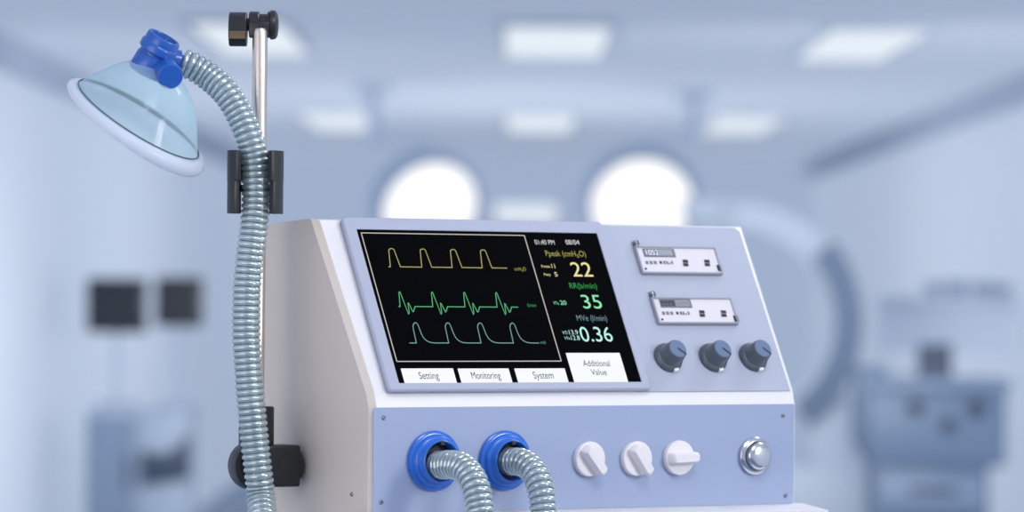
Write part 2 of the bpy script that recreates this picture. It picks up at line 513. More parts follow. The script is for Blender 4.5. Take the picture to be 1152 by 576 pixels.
# two small display modules
def module(TL, TR, BR, BL, dy, dx, digits):
    h = .0045
    q = [Sp(*p, h) for p in (TL, TR, BR, BL)]
    x0, x1 = (q[0].x+q[3].x)/2, (q[1].x+q[2].x)/2; s0, s1 = (q[2].y+q[3].y)/2, (q[0].y+q[1].y)/2
    bm = bmesh.new(); r = .0006
    def R(i, z): return [(x, y, z) for x, y in rrect(x0+i, x1-i, s0+i, s1-i, max(r-i*.3, .0002), 2)]
    loops(bm, [R(0, .0005), R(0, h-.0004), R(.0004, h), R(.0016, h), R(.0018, h-.0009)], cap1=False)
    root = obj('display_module', bm, 'module_frame', vent, SP)
    tag(root, 'upper small meter reading 1052' if digits else 'lower small meter with two-tone display')
    fz = h-.0009
    def P(u, v): return Sp(u+dx, v+dy, fz)
    bm = bmesh.new()
    loops(bm, [R(.0017, fz-.001), R(.0017, fz)])
    z = fz+.0002
    def rect(u0, v0, u1, v1, mat, up=0.0002):
        vm = (v0+v1)/2
        a = P(u0, vm); c = P(u1, vm); lo = P((u0+u1)/2, v1).y; hi = P((u0+u1)/2, v0).y
        box(bm, (a.x, lo, fz-.0003), (c.x, hi, fz+up), mat=mat)
    for k in range(3): rect(726.3+k*4.6, 293.6, 729.4+k*4.6, 297.2, 2)
    rect(742, 293.8, 744.6, 296.8, 1); rect(746.2, 293.6, 748.6, 297.2, 2); rect(749.4, 293.8, 751.4, 297.2, 2); rect(752.4, 295.4, 754, 297.4, 2); rect(755, 293.6, 757, 297.2, 2)
    for u in (771, 795.3):
        rect(u-2.9, 292.5, u+2.6, 295.6, 1, .0006); rect(u-2.4, 296.4, u+3.1, 299.5, 1, .0006)
    rect(807, 298.4, 811.4, 305, 1, .0008)
    c = P(726.4, 302.4); lathe(bm, [(.0011, fz-.0002), (.0011, fz+.0004)], 16, mtx=Matrix.Translation((c.x, c.y, 0)), mat=1)
    obj('face_plate', bm, ['module_face', 'ink_black', 'ink_grey'], root)
    bm = bmesh.new()
    a = P(723.6, 284.5); c = P(759, 284.5); lo = P(741, 289.2).y; hi = P(741, 280).y
    box(bm, (a.x, lo, fz-.0003), (c.x, hi, fz+.0005), .0002, 1, mat=0)
    m1, m2 = (740.5, 756.2) if digits else (741, 756.5)
    rx = [P(m1, 284.5).x, P(m2, 284.5).x]; b0, b1 = P(741, 287.6).y, P(741, 281.2).y
    box(bm, (rx[0], b0, fz), (rx[1], b1, fz+.0006), mat=1)
    lx = [P(724.8, 284.5).x, P(m1-.6, 284.5).x]
    box(bm, (lx[0], b0, fz), (lx[1], b1, fz+.0006), mat=2)
    if digits:
        text(bm, '1052', P(726.2, 284.5).x, P(740, 284.5).x, P(733, 287.2).y, P(733, 281.6).y, fz+.0008, 3)
    else:
        for k in range(6): 
            x = rx[0]+(rx[1]-rx[0])*(k+.6)/6.6
            box(bm, (x, b0+.0008, fz), (x+.0009, b1-.0008, fz+.0007), mat=0)
        for k in range(3):
            x = lx[0]+(lx[1]-lx[0])*(k+.4)/4
            box(bm, (x, b0+.0014, fz), (x+.0018, b0+.0020, fz+.0007), mat=1)
    obj('lcd', bm, ['ink_grey', 'lcd_pale', 'lcd_grey' if digits else 'lcd_dark', 'mark_white'], root)
    bm = bmesh.new()
    lathe(bm, [(.0022, 0), (.0022, .0022), (.0030, .0024), (.0030, .0052), (.0024, .0058)], 20, mtx=Matrix.Translation((x0+.0032, s1-.0003, .0028)) @ Matrix.Rotation(-pi/2, 4, 'X'))
    obj('latch_knob', bm, 'steel_dark', root)
module((713.5, 277), (803, 277), (815.5, 308), (724.5, 307.4), 0, 0, True)
module((731.5, 334), (821.5, 334.4), (833, 364), (743.2, 363.8), 57, 18.6, False)

# three dark knobs
def dark_knob():
    bm = bmesh.new()
    lathe(bm, [(.0140, 0), (.0142, .0012), (.0134, .0034), (.0120, .0048), (.0112, .0052), (.0100, .0105), (.0091, .0172), (.0088, .0178)], 48, close_top=True)
    k = obj('knob', bm, 'knob_dark', vent)
    bm = bmesh.new()
    lathe(bm, [(.0086, .0177), (.0085, .0182), (.0080, .0186)], 48)
    obj('cap', bm, 'knob_cap', k)
    bm = bmesh.new()
    # pointer: a bar along the cap and down the flank
    prism(bm, [(-.0006, .0187), (.0090, .0187), (.0118, .0050), (.0108, .0050), (.0082, .0178), (-.0006, .0178)], -.0009, .0009, mtx=Matrix.Rotation(pi/2, 4, 'X'))
    obj('pointer', bm, 'knob_line', k)
    bm = bmesh.new()
    box(bm, (-.0024, -.0145, .0006), (.0024, -.0120, .0044), .0003, 1)
    obj('index_mark', bm, 'mark_white', k, Matrix.Rotation(radians(14), 4, 'Z'))
    return k
kn = None
for u, v, lab in ((752.5, 404.5, 'leftmost of the three dark knobs'), (803, 404.5, 'middle one of the three dark knobs'), (848, 404, 'rightmost of the three dark knobs')):
    p = Sp(u-1.5, v-1.5, .001)
    mt = SP @ Matrix.Translation((p.x, p.y, .0008))
    if kn is None: kn = o = dark_knob()
    else: o = copy_tree(kn, vent)
    for ch in o.children:
        if ch.name.startswith('pointer'): ch.matrix_local = Matrix.Rotation(radians(-42), 4, 'Z')
    o.matrix_local = mt; tag(o, lab)

# three white selector knobs
def white_knob():
    bm = bmesh.new()
    lathe(bm, [(.0150, 0), (.0152, .0008), (.0150, .0046), (.0142, .0054), (.0, .0056)], 48, close_top=False)
    k = obj('selector_knob', bm, 'white_plastic', vent)
    bm = bmesh.new()
    loops(bm, [[(x, y, .005) for x, y in rrect(-.0135, .0148, -.0052, .0052, .0025, 4)], [(x, y, .0125) for x, y in rrect(-.0120, .0150, -.0046, .0046, .0024, 4)],
               [(x, y, .0142) for x, y in rrect(-.0106, .0140, -.0034, .0034, .0022, 4)]])
    box(bm, (.0138, -.0026, .0056), (.0166, .0026, .0118), .0009, 2)
    obj('grip', bm, 'white_plastic', k)
    return k
wk = None
for u, v, a, lab in ((663.5, 516.5, -50, 'leftmost white selector, turned to lower right'), (716.5, 516, -54, 'middle white selector, turned to lower right'), (764, 515, 2, 'rightmost white selector, turned level')):
    p = Lp(u, v, .004)
    if wk is None: wk = o = white_knob()
    else: o = copy_tree(wk, vent)
    o.matrix_local = LP @ Matrix.Translation((p.x, p.y, .0009)) @ Matrix.Rotation(radians(a), 4, 'Z'); tag(o, lab)

# silver push button
p = Lp(849.5, 513, .003)
bm = bmesh.new()
lathe(bm, [(.0160, 0), (.0166, .001), (.0166, .0035), (.0150, .0052), (.0134, .0056), (.0128, .0050), (.0126, .0030)], 64, close_top=False)
pb = obj('push_button', bm, 'steel', vent, LP @ Matrix.Translation((p.x, p.y, .0009)))
bm = bmesh.new()
lathe(bm, [(.0127, .003), (.0124, .0085), (.0118, .0096)], 64, mat=0, close_top=False)
lathe(bm, [(.0118, .0096), (.0100, .0110), (.0070, .0120), (.0035, .0124), (.0004, .0125)], 64, mat=1, close_bot=False)
obj('plunger', bm, ['steel_dark', 'steel'], pb)

# two blue ports
port = None
PORTS = []
for u, v, lab in ((487, 518.5, 'left blue hose port'), (567, 518, 'right blue hose port')):
    p = Lp(u, v, .001); PORTS.append(p)
    mt = LP @ Matrix.Translation((p.x, p.y, .0009))
    if port is None:
        bm = bmesh.new()
        lathe(bm, [(.0252, 0), (.0256, .001), (.0254, .0034), (.0242, .0044), (.0226, .0046), (.0222, .0056), (.0218, .0078), (.0206, .0092), (.0192, .0096), (.0187, .0106), (.0182, .0126),
                   (.0178, .0146), (.0172, .0152), (.0165, .0148), (.0162, .0138), (.0160, .0040)], 64, close_top=False)
        port = o = obj('hose_port', bm, 'port_blue', vent)
        bm = bmesh.new(); lathe(bm, [(.0159, .001), (.0159, .0045), (.0150, .0050)], 32)
        obj('socket', bm, 'hole_dark', o)
        bm = bmesh.new(); box(bm, (-.0022, .0136, .0110), (.0022, .0172, .0160), .0005, 1)
        obj('catch', bm, 'hole_dark', o)
    else: o = copy_tree(port, vent)
    o.matrix_local = mt; tag(o, lab)

# ------------------------------------------------------------------ hoses
PITCH = .0054
def hose_radius(r, amp=.0012, pitch=PITCH):
    def f(s):
        q = (s/pitch) % 1.0
        return r + amp*(abs(sin(pi*q))**.8*2-1)
    return f
def hose(name, pts, r, label, cat='hose', pitch=PITCH, amp=.0011):
    path = catmull(pts, 20)
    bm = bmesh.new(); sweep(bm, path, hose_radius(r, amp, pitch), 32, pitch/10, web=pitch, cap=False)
    return tag(obj(name, bm, ['hose', 'hose_valley_shade'], angle=180), label, cat, 'corrugated breathing hoses')

def vl(x, y, z): return VM @ Vector((x, y, z))
p1, p2 = PORTS
hose('breathing_hose', [vl(p1.x, -.0068, p1.y-.003), vl(p1.x, -.016, p1.y-.003), vl(p1.x, -.031, p1.y-.002), vl(p1.x, -.050, p1.y-.0045), vl(p1.x, -.066, p1.y-.016), vl(p1.x, -.075, p1.y-.036), vl(p1.x-.001, -.082, p1.y-.062), vl(p1.x-.004, -.088, p1.y-.11), vl(p1.x-.02, -.090, p1.y-.2), vl(p1.x-.06, -.08, p1.y-.30)],
     .0112, 'corrugated grey hose drooping from the left blue port')
hose('breathing_hose', [vl(p2.x, -.0068, p2.y-.0005), vl(p2.x, -.014, p2.y-.0005), vl(p2.x+.001, -.030, p2.y-.001), vl(p2.x+.002, -.046, p2.y-.009), vl(p2.x+.002, -.056, p2.y-.024), vl(p2.x+.002, -.060, p2.y-.045), vl(p2.x, -.062, p2.y-.075), vl(p2.x-.004, -.064, p2.y-.12), vl(p2.x-.02, -.07, p2.y-.2), vl(p2.x-.05, -.08, p2.y-.30)],
     .0110, 'corrugated grey hose drooping from the right blue port')
HD = 3.733
HP = [(204, 69.2), (214, 73.2), (233, 85), (253, 103), (268, 126), (279, 151), (286, 176), (288, 203), (288, 230), (285, 260), (281, 290), (278, 320), (277, 350), (277, 380), (279, 410), (281, 440), (284, 470), (287, 500), (290.5, 530), (294, 560), (298, 600), (305, 660), (318, 740), (340, 830)]
hp = [at(u, v, HD) for u, v in HP]
for i, k_ in enumerate((.012, .012, .012, .007, .003)): hp[i].y += k_
for i, p in enumerate(hp[-4:]): p.y -= .02*(i+1)
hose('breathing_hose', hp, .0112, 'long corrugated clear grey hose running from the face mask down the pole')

# ------------------------------------------------------------------ support pole with its clamps
PD = 3.772
base = at(288, 524, PD); topp = at(292.3, 31, PD)
PM = Matrix.Translation(base)
pole = thing('support_pole', PM, 'upright steel pole with black clamps on the left side of the ventilator', 'pole')
PXM = PD/F                                    # metres per pixel at the pole
L = (topp-base).length
bm = bmesh.new()
lathe(bm, [(.0064, -.010), (.0064, L-.004), (.0054, L-.001), (.003, L)], 40)
rod = obj('rod', bm, 'pole_metal', pole)
# top clamp, its axis across the pole
def lx(u): return (u-292.6)*PXM
TC = Matrix.Translation(Vector((0, .011, (524-27)*PXM)))
AX = Matrix.Rotation(pi/2, 4, 'Y')            # lathe axis along x
def cylx(bm, u0, u1, r, mtx, bev=.0008, mat=0, n=40):
    x0, x1 = lx(u0), lx(u1)
    lathe(bm, [(r-bev, x0), (r, x0+bev), (r, x1-bev), (r-bev, x1)], n, mtx=mtx @ AX, mat=mat)
bm = bmesh.new()
cylx(bm, 279.5, 291, .0113, TC); cylx(bm, 289, 301, .0092, TC); cylx(bm, 300, 304, .0113, TC)
cylx(bm, 275, 281, .0055, TC)
box(bm, (lx(280), -.012, -.011), (lx(303), .0, .002), .001, 2, mtx=TC)
cl = obj('top_clamp', bm, 'black_plastic', pole)
bm = bmesh.new()
TK = TC @ Matrix.Translation((0, 0, -.004))
cylx(bm, 257, 277, .0146, TK)
obj('clamp_knob', bm, 'black_plastic', cl)
bm = bmesh.new()
cylx(bm, 258, 276.4, .01464, TK, .0002)
# highlight streaks painted as two narrow bronze strips on the lower front
for f in list(bm.faces):
    c = f.calc_center_median() - TK.translation
    ang = math.degrees(math.atan2(c.z, -c.y))
    if not (-34 < ang < -22 or -20 < ang < -8) or abs(f.normal.x) > .5: bm.faces.remove(f)
for v in list(bm.verts):
    if not v.link_faces: bm.verts.remove(v)
r = bmesh.ops.extrude_face_region(bm, geom=list(bm.faces))
for v in r['geom']:
    if isinstance(v, bmesh.types.BMVert): v.co.y -= .0004
obj('bronze_glint', bm, 'bronze', cl)
bm = bmesh.new()
lathe(bm, [(.0125, lx(303.5)), (.0125, lx(307)), (.0118, lx(309.5)), (.0095, lx(311.5)), (.004, lx(312.5))], 40, mtx=TC @ AX)
obj('end_cap', bm, 'black_plastic', cl)

# hose clip: two curved prongs and a bridge
CZ = (524-205)*PXM
cc = at(287.5, 205, HD) - base
RI, RO = .0190, .0238
def arc_shell(bm, a0, a1, z0, z1, ri, ro, n=14):
    poly = [(ro*sin(radians(a0+(a1-a0)*i/n)), ro*cos(radians(a0+(a1-a0)*i/n))) for i in range(n+1)]
    poly += [(ri*sin(radians(a1+(a0-a1)*i/n)), ri*cos(radians(a1+(a0-a1)*i/n))) for i in range(n+1)]
    prism(bm, poly, z0, z1, .0008, mtx=Matrix.Translation((cc.x-.0002, cc.y, cc.z)), seg=2)
h = 35*PXM
bm = bmesh.new()
arc_shell(bm, 38, 142, .001, h, .0178, RO); arc_shell(bm, -142, -38, .001, h, .0178, RO)
arc_shell(bm, 44, 136, -h, .002, .0176, RO-.0002); arc_shell(bm, -136, -44, -h, .002, .0176, RO-.0002)
arc_shell(bm, -48, 48, .006, h, .0150, .0215)
arc_shell(bm, -46, -20, -.008, -.002, .0160, .0205); arc_shell(bm, 20, 46, -.008, -.002, .0160, .0205)
box(bm, (-.009, cc.y+.0185, cc.z+.008), (.009, .006, cc.z+h-.002), .001, 2)
obj('hose_clip', bm, 'black_soft', pole)

# bottom clamp: sleeve, round hub facing the viewer, block and flange on the housing side
bm = bmesh.new()
lathe(bm, [(.0140, .006), (.0150, .0075), (.0150, (524-459)*PXM), (.0140, (524-457)*PXM)], 40)
bc = obj('bottom_clamp', bm, 'black_plastic', pole)
FW = Matrix.Rotation(radians(18), 4, 'Z') @ Matrix.Rotation(pi/2, 4, 'X')    # z towards the viewer
bm = bmesh.new()
lathe(bm, [(.0195, -.016), (.0212, -.014), (.0212, .0095), (.0206, .0108), (.0178, .0110), (.0168, .0100), (.0164, .0040)], 56, mtx=FW, mat=0)
box(bm, (.009, -.0012, -.0005), (.0155, .0012, .0045), mtx=FW, mat=1)
obj('clamp_hub', bm, ['black_plastic', 'bronze'], bc)
# block along the ventilator's x axis up to the side wall
XV = Matrix.Rotation(TH, 4, 'Z')
VL = VMI @ base                                # pole foot in ventilator coordinates
gap = -VL.x-.0038
bm = bmesh.new()
box(bm, (.004, -.0155, -.0178), (gap-.0055, .0155, .0178), .0025, 3, mtx=XV)
lathe(bm, [(.0022, 0), (.0022, .0012)], 20, mtx=XV @ Matrix.Translation((gap*.36, -.0152, .001)) @ Matrix.Rotation(pi/2, 4, 'X'))
obj('clamp_block', bm, 'black_plastic', bc)
bm = bmesh.new()
lathe(bm, [(.0130, gap-.0075), (.0142, gap-.006), (.0142, gap-.0022), (.0125, gap-.0002)], 40, mtx=XV @ Matrix.Rotation(pi/2, 4, 'Y'))
obj('flange', bm, 'black_plastic', bc)

# ------------------------------------------------------------------ face mask
MPX = HD/F
mc = at(154.6, 136.2, HD)
el = radians(11.3)
ca = Vector((.84, 0, -.544)).normalized()                     # chord direction in the picture plane
nn = Vector((.544, 0, .84)).normalized()
# mask axis: along nn but leaning towards the viewer so the rim is seen from above
ax = (nn*cos(el) + Vector((0, -1, 0))*sin(el)).normalized()
ay = ax.cross(ca).normalized()
MM = frame(mc, ca, ay, ax)
mask = thing('face_mask', MM, 'clear domed breathing mask with pale cushion rim and blue connector', 'mask')
def s(v): return v*MPX
def ell(r, z, off=0.0, k=1.0, n=64, lift=0.0):
    return [(s(r)*cos(2*pi*i/n)+s(off), s(r)*k*sin(2*pi*i/n), s(z)+s(lift)*(cos(2*pi*i/n))) for i in range(n)]
# dome shell
pr = [(79.5, 0), (76, 6), (71, 14), (65, 24), (58, 35), (49, 46), (40, 54.5), (30.5, 60.8), (22, 64.6), (15, 66.5)]
bm = bmesh.new()
loops(bm, [ell(r, z, -z*.045) for r, z in pr], cap0=False, cap1=False)
obj('dome', bm, 'dome', mask, angle=180)
# dark seam where dome and cushion meet, thickened behind to mimic refraction
bm = bmesh.new()
ring = [Vector(p) for p in ell(79, 2.6, n=96)]; ring.append(ring[0].copy())
RL = 2*pi*s(79)
sweep(bm, ring, lambda q: .00055+.0017*max(0, (1 if ay.y > 0 else -1)*sin(2*pi*q/RL)), 10, cap=False)
obj('seam', bm, 'dome_rim', mask, angle=180)
# soft cushion: thick lip, thinner at the upper left, fuller at the lower right
bm = bmesh.new(); n = 96; prof_n = 20; ls = []
b = bmesh.new(); rings = []
for i in range(n):
    a = 2*pi*i/n; f = .5+.5*cos(a)                # 1 at lower right
    th_ = 5.2+4.6*f; wd = 6.5+3.0*f
    R0 = 83.5; rr = []
    for j in range(prof_n):
        q = 2*pi*j/prof_n
        rad = R0 + wd*cos(q) - 1.0; z = -th_*.82 + th_*sin(q)
        rr.append(b.verts.new((s(rad)*cos(a), s(rad)*sin(a), s(z))))
    rings.append(rr)
for i in range(n):
    for j in range(prof_n):
        b.faces.new((rings[i][j], rings[(i+1) % n][j], rings[(i+1) % n][(j+1) % prof_n], rings[i][(j+1) % prof_n]))
merge(bm, b)
obj('cushion', bm, 'cushion', mask, angle=180)
# connector
bm = bmesh.new()
CT = Matrix.Translation((s(-18), 0, 0)) @ Matrix.Rotation(radians(-4), 4, 'Y')
lathe(bm, [(s(20), s(51)), (s(20.8), s(53)), (s(19.8), s(72)), (s(18.4), s(74)), (s(18.4), s(77)), (s(20.6), s(78)), (s(21.8), s(79.5)), (s(21.8), s(86)), (s(21), s(88)), (s(19.8), s(89)),
           (s(19.8), s(96)), (s(18.8), s(98)), (s(16.2), s(98)), (s(15.2), s(96)), (s(15.2), s(72))], 48, mtx=CT)
con = obj('connector', bm, 'mask_blue', mask)
MI = MM.inverted()
# capped stub towards the viewer, lower right
c0 = MI @ (at(180, 71, HD)); tip = MI @ (at(195.5, 88.5, HD)+Vector((0, -.034, 0)))
d = (tip-c0); q = d.to_track_quat('Z', 'Y').to_matrix().to_4x4()
bm = bmesh.new(); l = d.length
lathe(bm, [(s(14.2), 0), (s(14.6), l*.5), (s(14.6), l-s(1.5)), (s(13.4), l)], 40, mtx=Matrix.Translation(c0) @ q)
obj('capped_stub', bm, 'mask_blue', con)
# outlet towards the hose
tip = MI @ at(206.5, 70.6, HD+.012); c0 = MI @ at(183, 65, HD+.006)
d = (tip-c0); q = d.to_track_quat('Z', 'Y').to_matrix().to_4x4(); l = d.length
bm = bmesh.new(); lathe(bm, [(s(13), 0), (s(13), l*.76), (s(8.5), l*.78), (s(8.5), l)], 40, mtx=Matrix.Translation(c0) @ q)
obj('hose_outlet', bm, 'mask_blue', con)

# ------------------------------------------------------------------ cart that carries the ventilator (below the frame)
zc = P0.z-.2
CM = Matrix.Translation((P0.x, P0.y, 0)) @ Matrix.Rotation(TH, 4, 'Z')
M['cart_grey'] = pbr('cart_grey', (.45, .48, .55), .4)
cart = thing('equipment_cart', CM, 'grey wheeled cart standing under the white ventilator', 'cart')
bm = bmesh.new(); box(bm, (-.03, -.04, zc-.03), (W+.03, .21, zc), .006, 3); obj('tabletop', bm, 'cart_grey', cart)
bm = bmesh.new(); box(bm, (.17, .05, .12), (.27, .13, zc-.03), .01, 3); obj('column', bm, 'cart_grey', cart)
bm = bmesh.new(); box(bm, (-.02, -.14, .08), (W+.02, .32, .13), .02, 3); obj('base', bm, 'cart_grey', cart)
for x, y in ((.02, -.1), (W-.02, -.1), (.02, .28), (W-.02, .28)):
    bm = bmesh.new(); lathe(bm, [(.034, -.012), (.04, -.009), (.04, .009), (.034, .012)], 24, mtx=Matrix.Translation((x, y, .04)) @ Matrix.Rotation(pi/2, 4, 'Y'))
    box(bm, (x-.018, y-.008, .03), (x+.018, y+.008, .085), .002, 1)
    obj('caster', bm, 'black_soft', cart)

# ------------------------------------------------------------------ the room
WD = 36.0; CZ_ = CAMZ+1.0
XR, XL, YN = 2.44, -2.16, -2.5
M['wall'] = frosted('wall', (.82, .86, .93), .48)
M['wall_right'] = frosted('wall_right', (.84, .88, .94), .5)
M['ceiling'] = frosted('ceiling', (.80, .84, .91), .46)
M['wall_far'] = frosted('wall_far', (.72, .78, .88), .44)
M['floor'] = pbr('floor', (.22, .30, .42), .35, var=.15, scale=3)
M['edge_shade'] = pbr('edge_shade', (.52, .59, .69), .6)  # shade along the ceiling edges, painted as a darker colour
def slab(name, lo, hi, mat):
    bm = bmesh.new(); box(bm, lo, hi)
    return tag(obj(name, bm, mat, smooth=False), kind='structure')
def sheet(name, a, b, c, d, mat):
    bm = bmesh.new(); bm.faces.new([bm.verts.new(p) for p in (a, b, c, d)])
    return tag(obj(name, bm, mat, smooth=False), kind='structure')
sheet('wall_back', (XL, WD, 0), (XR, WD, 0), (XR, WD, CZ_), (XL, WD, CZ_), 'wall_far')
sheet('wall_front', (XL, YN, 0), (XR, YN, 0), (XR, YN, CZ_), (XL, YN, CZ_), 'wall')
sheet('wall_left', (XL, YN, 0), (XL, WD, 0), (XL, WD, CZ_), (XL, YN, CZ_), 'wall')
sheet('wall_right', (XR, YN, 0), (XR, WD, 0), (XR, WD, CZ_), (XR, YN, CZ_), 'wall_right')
sheet('ceiling', (XL, YN, CZ_), (XR, YN, CZ_), (XR, WD, CZ_), (XL, WD, CZ_), 'ceiling')
slab('floor', (XL, YN, -.1), (XR, WD, 0), 'floor')
slab('shade_strip_1', (XR-.06, YN, CZ_-.13), (XR-.001, WD, CZ_-.002), 'edge_shade')  # strips added to stand in for the soft shade below the ceiling
slab('shade_strip_2', (XL+.001, YN, CZ_-.13), (XL+.06, WD, CZ_-.002), 'edge_shade')

# ceiling lights
M['panel_light'] = glow('panel_light', (.80, .87, .95), 1.0)
M['light_frame'] = pbr('light_frame', (.75, .80, .88), .5)
def ceil_light(u, v, wpx, v0, v1, label):
    d0, d1 = F/(317-v0), F/(317-v1); dm = F/(317-v)
    x = at(u, v, dm).x; wd = wpx/F*dm
    m = thing('ceiling_light', Matrix.Translation((x, (d0+d1)/2, CZ_)), label, 'ceiling light', 'ceiling light panels')
    hw, hl = wd/2, (d1-d0)/2
    bm = bmesh.new(); box(bm, (-hw, -hl, -.022), (hw, hl, -.004)); obj('diffuser', bm, 'panel_light', m, smooth=False)
    bm = bmesh.new()
    t = .03
    for lo, hi in (((-hw-t, -hl-t, -.028), (hw+t, -hl, -.001)), ((-hw-t, hl, -.028), (hw+t, hl+t, -.001)), ((-hw-t, -hl, -.028), (-hw, hl, -.001)), ((hw, -hl, -.028), (hw+t, hl, -.001))):
        box(bm, lo, hi)
    obj('frame', bm, 'light_frame', m, smooth=False)
ceil_light(283, 40, 100, 22, 58, 'ceiling light panel partly behind the pole top')
ceil_light(625, 40, 112, 22, 58, 'ceiling light panel of the near row, between its two neighbours')
ceil_light(968, 40, 104, 22, 58, 'ceiling light panel of the near row, towards the bare right wall')
ceil_light(381, 133, 74, 124, 144, 'far-row ceiling light panel just right of the pole')
ceil_light(608, 133, 74, 124, 144, 'far-row ceiling light panel above the gap between the surgical lamps')
ceil_light(836, 133, 74, 124, 144, 'far-row ceiling light panel above the curved x-ray arm')

# surgical lamps
M['lamp_face'] = glow('lamp_face', (1.0, 1.0, 1.0), 1.15)
M['lamp_shell'] = pbr('lamp_shell', (.40, .48, .62), .4)
M['arm_pale'] = pbr('arm_pale', (.62, .69, .80), .45)
def surgical(u, v, rpx, depth, plate_u, lean, label):
    c = at(u, v, depth); r = rpx/F*depth
    m = thing('surgical_lamp', Matrix.Translation(c), label, 'surgical lamp', 'surgical lamps')
    face = Vector((lean, -1, -.50)).normalized()
    R = face.to_track_quat('Z', 'Y').to_matrix().to_4x4()
    bm = bmesh.new()
    lathe(bm, [(r*.35, -.19), (r*.85, -.17), (r*1.12, -.09), (r*1.14, .0), (r*1.08, .02), (r*1.0, .02)], 48, mtx=R)
    hd = obj('lamp_head', bm, 'lamp_shell', m)
    bm = bmesh.new(); lathe(bm, [(r*.99, .012), (r*.97, .03), (r*.6, .036), (.01, .038)], 48, mtx=R); obj('lens', bm, 'lamp_face', hd)
    px = at(plate_u, 105, depth+.6).x-c.x
    zt_ = CZ_-c.z
    P = [Vector((0, .08, .02)), Vector((0, .3, r*1.2)), Vector((px*.5, .5, r*1.35)), Vector((px, .6, r*1.4))]
    bm = bmesh.new(); sweep(bm, catmull(P, 8), lambda q: .022, 14); obj('swing_arm', bm, 'arm_pale', m)
    bm = bmesh.new()
    lathe(bm, [(.03, r*1.25), (.03, zt_-.05), (.09, zt_-.045), (.10, zt_-.004)], 24, mtx=Matrix.Translation((px, .6, 0)))
    obj('ceiling_mount', bm, 'arm_pale', m)
surgical(482, 232, 56, 22.0, 420, .42, 'lit round surgical lamp above the ventilator screen')
surgical(722, 229, 58, 22.5, 780, .05, 'lit round surgical lamp above the ventilator controls')

# light box on the far wall
m = thing('wall_mounted_lightbox', Matrix.Translation(at(592, 240, WD)), 'small lit viewing box on the far wall between the surgical lamps', 'light box')
bm = bmesh.new(); box(bm, (-.27, -.08, -.09), (.27, -.002, .09), .01, 2); obj('case', bm, 'light_frame', m)
bm = bmesh.new(); box(bm, (-.25, -.085, -.075), (.25, -.075, .075)); obj('lit_panel', bm, 'panel_light', m, smooth=False)

# C-shaped x-ray arm
M['carm_pale'] = pbr('carm_pale', (.62, .69, .79), .4)
M['carm_blue'] = pbr('carm_blue', (.15, .215, .33), .45)
CD = 20.0
cc_ = at(826, 362, CD)
ca_m = thing('x_ray_arm', Matrix.Translation((cc_.x, cc_.y, 0)), 'large curved C-shaped x-ray arm standing behind the ventilator', 'x-ray machine')
k = CD/F
def arc_bar(bm, r0, r1, a0, a1, y0, y1, n=40):
    poly = [(r1*k*cos(radians(a0+(a1-a0)*i/n)), r1*k*sin(radians(a0+(a1-a0)*i/n))) for i in range(n+1)]
    poly += [(r0*k*cos(radians(a1+(a0-a1)*i/n)), r0*k*sin(radians(a1+(a0-a1)*i/n))) for i in range(n+1)]
    prism(bm, poly, y0, y1, mtx=Matrix.Translation((0, 0, cc_.z)) @ Matrix.Rotation(pi/2, 4, 'X'))
bm = bmesh.new(); arc_bar(bm, 104, 136, -56, 112, -.10, .06); obj('c_arc', bm, 'carm_pale', ca_m)
bm = bmesh.new(); arc_bar(bm, 112, 142, -54, 40, .06, .14); arc_bar(bm, 136, 143, -54, 40, -.08, .08); obj('carrier', bm, 'carm_blue', ca_m)
bm = bmesh.new(); box(bm, (-.23, -.12, cc_.z+.44), (-.03, .12, cc_.z+.56), .03, 3); obj('detector_head', bm, 'carm_pale', ca_m)
bm = bmesh.new(); box(bm, (.20, -.2, .10), (.62, .5, .80), .03, 3); box(bm, (.34, -.05, .78), (.56, .2, 1.10), .02, 2); obj('stand', bm, 'carm_pale', ca_m)
bm = bmesh.new(); box(bm, (-.6, -.3, .03), (.66, .6, .14), .03, 2); obj('base', bm, 'carm_blue', ca_m)
for x in (-.5, .55):
    bm = bmesh.new(); lathe(bm, [(.06, -.02), (.06, .02)], 20, mtx=Matrix.Translation((x, -.1, .06)) @ Matrix.Rotation(pi/2, 4, 'Y')); obj('wheel', bm, 'black_soft', ca_m)

# anaesthesia workstation on the right
M['cab_blue'] = pbr('cab_blue', (.165, .23, .345), .45)
M['cab_light'] = pbr('cab_light', (.23, .30, .42), .45)
M['cab_dark'] = pbr('cab_dark', (.05, .07, .11), .4)
AD = 19.0; ka = AD/F
ac = at(1055, 430, AD)
am = thing('anaesthesia_workstation', Matrix.Translation((ac.x, ac.y, 0)), 'tall blue wheeled anaesthesia workstation with round dials against the right wall', 'medical cabinet')
zt_ = ac.z
hw = 78*ka
bm = bmesh.new(); box(bm, (-hw, 0, zt_-.36), (hw, .5, zt_-.02), .02, 2); box(bm, (-hw+.03, .03, .14), (hw-.07, .5, zt_-.34), .02, 2); obj('body', bm, 'cab_blue', am)
bm = bmesh.new(); box(bm, (-hw+.02, -.05, zt_-.03), (hw+.02, .5, zt_+.015), .01, 2); obj('worktop', bm, 'cab_light', am)
bm = bmesh.new(); box(bm, (-hw-.04, .1, zt_-.30), (-hw+.10, .45, zt_+.06), .02, 2); obj('side_unit', bm, 'cab_blue', am)
bm = bmesh.new(); box(bm, (-hw+.05, -.02, zt_-.56), (hw-.09, .05, zt_-.40), .012, 2); dr = obj('drawer', bm, 'cab_light', am)
bm = bmesh.new(); box(bm, (-.12, -.045, zt_-.47), (.08, -.015, zt_-.45), .004, 2); obj('handle', bm, 'cab_dark', dr)
bm = bmesh.new(); box(bm, (-hw+.05, -.02, zt_-.78), (hw-.09, .05, zt_-.60), .012, 2); dr = obj('drawer', bm, 'cab_blue', am)
